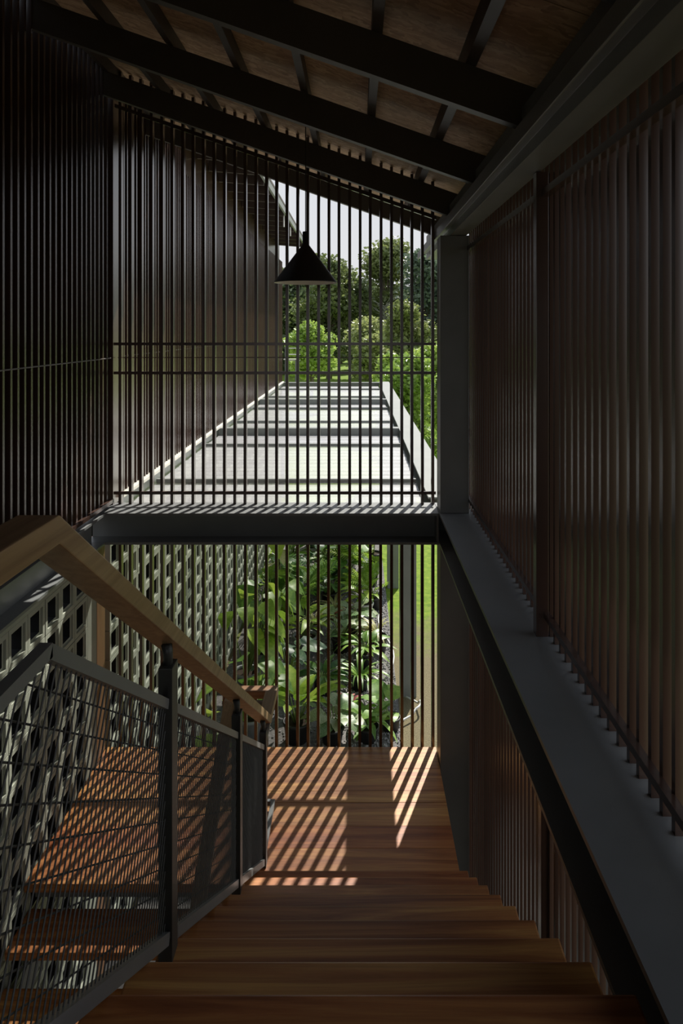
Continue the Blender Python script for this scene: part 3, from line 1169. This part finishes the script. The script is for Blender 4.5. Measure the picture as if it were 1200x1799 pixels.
# fourth row
P('philodendron', 'deep green broad-leaved plant by the block wall, fourth row', 'plant', -1.42, 11.0, 'broad', 'leaf_deep', 13, 0.46, 0.75, 0.5, 'pot_black', .16, .26)
P('palm', 'feathery green palm standing in the fourth row left of centre', 'palm', -0.90, 11.0, 'frond', 'leaf_mid', 10, 0.75, 0.35, 0.5, 'pot_black', .16, .26)
P('spider_plant', 'dry straw-toned strap-leaved plant in the fourth row at centre', 'plant', -0.34, 11.0, 'strap', 'leaf_straw', 24, 0.50, 0.04, 0.75, 'pot_clay', .12, .16)
P('bird_nest_plant', 'bright green lance-leaved plant in the fourth row near the posts', 'plant', 0.12, 11.1, 'lance', 'leaf_lime', 15, 0.46, 0.25, 0.6, 'pot_white', .14, .22)
# fifth row
P('banana_plant', 'tall mid green paddle-leaved plant at the back left', 'plant', -1.30, 12.2, 'paddle', 'leaf_mid', 10, 0.72, 0.65, 0.4, 'pot_black', .17, .26)
P('caladium', 'bluish broad-leaved plant in the fifth row left of centre', 'plant', -0.72, 12.2, 'broad', 'leaf_blue', 13, 0.42, 0.42, 0.55, 'pot_grey', .16, .25)
P('philodendron', 'dark brown-green broad-leaved plant in the fifth row at centre', 'plant', -0.22, 12.2, 'broad', 'leaf_deep', 13, 0.42, 0.40, 0.6, 'pot_white', .16, .25)
P('palm', 'bright feathery palm in the fifth row before the far canopy post', 'palm', 0.22, 12.1, 'frond', 'leaf_lime', 12, 0.62, 0.40, 0.6, 'pot_black', .15, .24, base=0.12)
# back rows
P('palm', 'green feathery palm at the back by the block wall', 'palm', -1.20, 13.4, 'frond', 'leaf_lime', 12, 0.8, 0.5, 0.5, 'pot_black', .16, .25)
P('fern', 'dense fern of deep green fronds at the back left of centre', 'fern', -0.66, 13.3, 'frond', 'leaf_deep', 14, 0.66, 0.35, 0.7, 'pot_white', .17, .24)
P('philodendron', 'deep green broad-leaved plant in a pale pot at the back centre', 'plant', -0.16, 13.4, 'broad', 'leaf_deep', 14, 0.44, 0.36, 0.6, 'pot_white', .17, .25)
P('banana_plant', 'bright green paddle-leaved plant at the back by the far canopy post', 'plant', 0.32, 13.5, 'paddle', 'leaf_lime', 10, 0.62, 0.40, 0.5, 'pot_black', .16, .25)
P('bush', 'leafy green bush farthest left under the canopy end', 'bush', -0.92, 14.7, 'lance', 'leaf_mid', 26, 0.50, 0.6, 0.8, 'pot_black', .18, .25)
P('bush', 'leafy lime bush farthest right under the canopy end', 'bush', -0.05, 14.8, 'lance', 'leaf_lime', 26, 0.50, 0.6, 0.8, 'pot_black', .18, .25)
P('elephant_ear', 'lime heart-leaved plant right behind the slats beside the breeze blocks', 'plant', -1.45, 6.9, 'heart', 'leaf_lime', 8, 0.36, 0.55, 0.45, 'pot_black', .14, .22)

P('bird_nest_plant', 'lush mid green lance-leaved plant between the gravel and the near post, third row', 'plant', 0.10, 9.45, 'lance', 'leaf_mid', 18, 0.42, 0.18, 0.7, 'pot_black', .13, .2)
P('caladium', 'cream-marked low plant at the gravel edge, third row', 'plant', -0.05, 10.4, 'broad', 'leaf_pale', 12, 0.32, 0.26, 0.65, 'pot_black', .12, .18)
P('fern', 'pale green fern low between the canopy posts', 'fern', 0.28, 11.4, 'frond', 'leaf_lime', 12, 0.46, 0.3, 0.8, 'pot_black', .13, .2)
P('spider_plant', 'straw-striped rosette right of the centre, fourth row', 'plant', -0.62, 10.4, 'strap', 'leaf_straw', 22, 0.42, 0.04, 0.8, 'pot_grey', .13, .2)
P('philodendron', 'dark green broad-leaved plant in shade at the centre, fifth row', 'plant', -0.45, 11.6, 'broad', 'leaf_deep', 16, 0.40, 0.32, 0.7, 'pot_black', .14, .2)
P('bush', 'fine-leaved mid green bush filling the middle back', 'bush', -0.45, 12.8, 'lance', 'leaf_mid', 24, 0.42, 0.5, 0.8, 'pot_black', .15, .22)

# climbing plant on a mossy pole
cx, cy = -1.18, 10.5
cr = thing('climbing_plant', (cx, cy, G0 + .03), 'climbing vine with yellowing leaves on a dark pole before the block wall', 'plant')
tube('pole', [(cx, cy, G0 + .03), (cx + .02, cy, -2.2)], 0.035, M['bark'], cr, 8)
for i in range(26):
    z = G0 + .4 + 1.9 * i / 26
    a = R.uniform(0, 6.28)
    o = bpy.data.objects.new('leaf', lmesh('heart', 'leaf_lime' if i % 3 else 'leaf_straw'))
    col.objects.link(o)
    o.parent = cr
    o.location = Vector((math.cos(a) * .05, math.sin(a) * .05, z - G0 - .03))
    o.rotation_euler = Euler((R.uniform(-.4, .4), R.uniform(0.1, 0.9), a))
    s = R.uniform(.2, .34)
    o.scale = (s, s, s)
pts = [(cx, cy, G0 + .1)]
for i in range(30):
    t = i / 29
    pts.append((cx + 0.05 * math.cos(i * .9), cy + .05 * math.sin(i * .9), G0 + .1 + 2.1 * t))
tube('vine', pts, 0.007, M['stem'], cr, 5)

# hoses
o = tube('garden_hose', [(0.60 + 0.16 * math.sin(i * .32), 8.60 - 0.045 * i, G0 + .02 + (0.09 if 3 < i < 9 else 0.04)) for i in range(14)],
         0.012, M['hose'], None, 8)
tag(o, 'pale garden hose coiled on the ground at the foot of the near canopy post', 'hose')
o = tube('garden_hose', [(0.42 + 0.09 * math.sin(i * .45), 9.2 + 0.16 * i, G0 + .05) for i in range(13)], 0.010, M['hose'], None, 8)
tag(o, 'thin pale hose lying along the pebbles between the canopy posts', 'hose')

# ------------------------------------------------------------------ trees beyond the lawn


def tree(name, label, x, y, top, cr_w, cr_h, mat, n, ls, trunk_r=0.25, seed=0, group=None, blobs=22, low=0.0):
    n = int(n * 2.1)
    ls *= 0.85
    rr = random.Random(seed)
    root = thing(name, (x, y, G0), label, 'bush' if name == 'shrub' else 'tree', group)
    cz = top - cr_h / 2
    vs, fs = [], []
    ends = []
    for b in range(blobs):
        a = rr.uniform(0, 6.28)
        t = rr.uniform(-.5, .5)
        rad = (cr_w / 2) * math.sqrt(max(0.12, 1 - (2 * t) ** 2)) * rr.uniform(.2, .85)
        ends.append((Vector((x + rad * math.cos(a), y + rad * math.sin(a), cz + t * cr_h * .78)), (cr_w * cr_h) ** .5 * rr.uniform(.15, .25)))
    ends.append((Vector((x, y, top - cr_w * .22)), cr_w * .24))
    per = n // len(ends)
    c0 = Vector((x, y, cz))
    for p, br in ends:
        for i in range(per):
            d = Vector((rr.gauss(0, 1), rr.gauss(0, 1), rr.gauss(0, 1))).normalized()
            q = p + Vector((d.x, d.y, d.z * 0.8)) * br * 1.2 * (rr.random() ** 0.6)
            if q.z < G0 + low:
                continue
            s = ls * rr.uniform(.6, 1.3)
            u = Vector((rr.gauss(0, 1), rr.gauss(0, 1), rr.gauss(0, .6))).normalized()
            v = u.orthogonal().normalized()
            v = (Matrix.Rotation(rr.uniform(0, 6.28), 3, u) @ v) * (s * .45)
            u = u * s * .7
            k = len(vs)
            q = q - c0
            vs += [q - u, q - u * .1 + v, q + u, q - u * .1 - v]
            fs.append((k, k + 1, k + 2, k + 3))
    link('foliage', mesh_of(vs, fs, 'foliage'), M[mat], root, c0)
    vs, fs = [], []
    b0 = Vector((0, 0, 0))
    topv = Vector((0.02 * cr_w, 0, (cz - G0)))
    sweep(vs, fs, [b0, topv * .5 + Vector((.1, 0, 0)), topv], [trunk_r, trunk_r * .75, trunk_r * .4], 7)
    for p, br in ends:
        st_ = topv * rr.uniform(.45, .95)
        sweep(vs, fs, [st_, st_.lerp(p - Vector((x, y, G0)), .55) + Vector((0, 0, .2)), p - Vector((x, y, G0))],
              [trunk_r * .35, trunk_r * .2, trunk_r * .06], 5)
    link('trunk', mesh_of(vs, fs, 'trunk', True), M['bark'], root, (x, y, G0))
    return root


def at(px, y):
    return (px - 627) / F * y


def zat(py, y):
    return (580 - py) / F * y


T = tree
T('tree', 'dark broad tree behind the lamp, left of the sky gap', at(578, 66), 66, zat(446, 66), 6.6, 10, 'tree_mid', 7000, .34, .3, 1)
T('tree', 'dark green tree behind the left wing end', at(520, 74), 74, zat(470, 74), 7.5, 12, 'tree_dark', 7000, .38, .3, 2)
T('tree', 'tallest tree, its crown rising right of the sky gap', at(682, 70), 70, zat(422, 70), 5.4, 11, 'tree_mid', 7000, .34, .3, 3)
T('tree', 'bluish green tree just left of the steel column', at(745, 62), 62, zat(436, 62), 4.6, 10, 'tree_blue', 6000, .32, .3, 4)
T('tree', 'dark filler tree low behind the sky gap', at(628, 80), 80, zat(492, 80), 6.0, 10, 'tree_dark', 6000, .38, .3, 5)
T('tree', 'olive tree below the tallest crown', at(655, 58), 58, zat(556, 58), 5.0, 5.2, 'tree_mid', 6000, .28, .2, 6)
T('tree', 'olive tree below the bluish tree, right of centre', at(715, 50), 50, zat(530, 50), 4.4, 6, 'tree_mid', 5000, .28, .2, 7)
T('tree', 'bright young tree below the lamp, before the dark trees', at(545, 40), 40, zat(568, 40), 2.9, 3.2, 'tree_lime', 5000, .20, .12, 8)
T('tree', 'small lime tree at the foot of the tallest tree', at(655, 44), 44, zat(590, 44), 2.6, 2.6, 'tree_mid', 4000, .22, .12, 9)
for k, (px, top, lab) in enumerate(((532, 520, 'dark thicket tree lowest behind the wing end'), (598, 528, 'dark thicket tree low under the sky gap'),
                                    (662, 505, 'dark thicket tree low behind the tallest trunk'), (735, 510, 'dark thicket tree low behind the bluish tree'))):
    yy = 86 + 9 * k
    T('tree', lab, at(px, yy), yy, zat(top, yy), 7.0, 9.2 - (top - 500) * .05, 'tree_dark', 5000, .42, .25, 30 + k)
T('shrub', 'large bright green shrub beside the canopy, right of its edge', at(722, 21), 21, zat(618, 21), 1.9, 3.4, 'tree_lime', 7000, .13, .06, 10, blobs=24)
T('shrub', 'lime shrub behind the large one, nearer the column', at(752, 27), 27, zat(606, 27), 2.2, 3.6, 'tree_lime', 6000, .15, .06, 11, blobs=24)
T('shrub', 'low lime bush at the end of the canopy', at(688, 30), 30, zat(622, 30), 1.6, 2.6, 'tree_lime', 4000, .15, .06, 12)
T('tree', 'dark tree half hidden by the steel column', at(812, 70), 70, zat(440, 70), 7.5, 11, 'tree_dark', 6000, .4, .3, 13)
T('tree', 'broad tree standing to the right of the half hidden dark tree', at(930, 60), 60, zat(460, 60), 8, 10, 'tree_mid', 5000, .4, .3, 14)

# bleached bare branches in front of the tallest tree
bx, by = at(676, 65.8), 65.8
dt = thing('bare_tree', (bx, by, G0), 'pale leafless tree with bleached twigs before the tallest tree', 'tree')
vs, fs = [], []
rr = random.Random(5)
sweep(vs, fs, [(0, 0, 0), (.1, 0, 3.5), (0, 0, 6.5)], [.16, .12, .06], 6)
for i in range(60):
    z = rr.uniform(3.2, 6.8)
    a = rr.uniform(0, 6.28)
    l = rr.uniform(.7, 1.7)
    p = Vector((0.03, 0, z))
    q = p + Vector((math.cos(a) * l * .7, math.sin(a) * l * .5, l * rr.uniform(.1, .9)))
    q2 = q + Vector((math.cos(a + .6) * .5, math.sin(a) * .4, rr.uniform(-.2, .5)))
    sweep(vs, fs, [p, q, q2], [.04, .025, .012], 4)
link('branches', mesh_of(vs, fs, 'branches', True), M['dead'], dt, (bx, by, G0))

# small balcony rail at the far end of the wing
br = thing('balcony_railing', (-1.6, 17.2, -1.3), 'tiny grey balcony rail with horizontal bars at the far end of the wing', 'railing')
box('post', -1.50, -1.44, 17.15, 17.21, -1.3, -0.72, M['steel'], br)
for z in (-0.45, -0.60, -0.75):
    box('bar', -1.75, -1.38, 17.17, 17.19, z, z + 0.02, M['white'], br)
box('top_plate', -1.78, -1.44, 17.1, 17.25, -0.72, -0.70, M['cream'], br)
box('post', -1.75, -1.70, 17.15, 17.21, -1.3, -0.40, M['steel'], br)
box('base', -1.9, -1.3, 17.0, 17.3, -1.5, -1.3, M['steel'], br)
box('support', -1.85, -1.75, 17.1, 17.2, G0, -1.5, M['steel'], br)
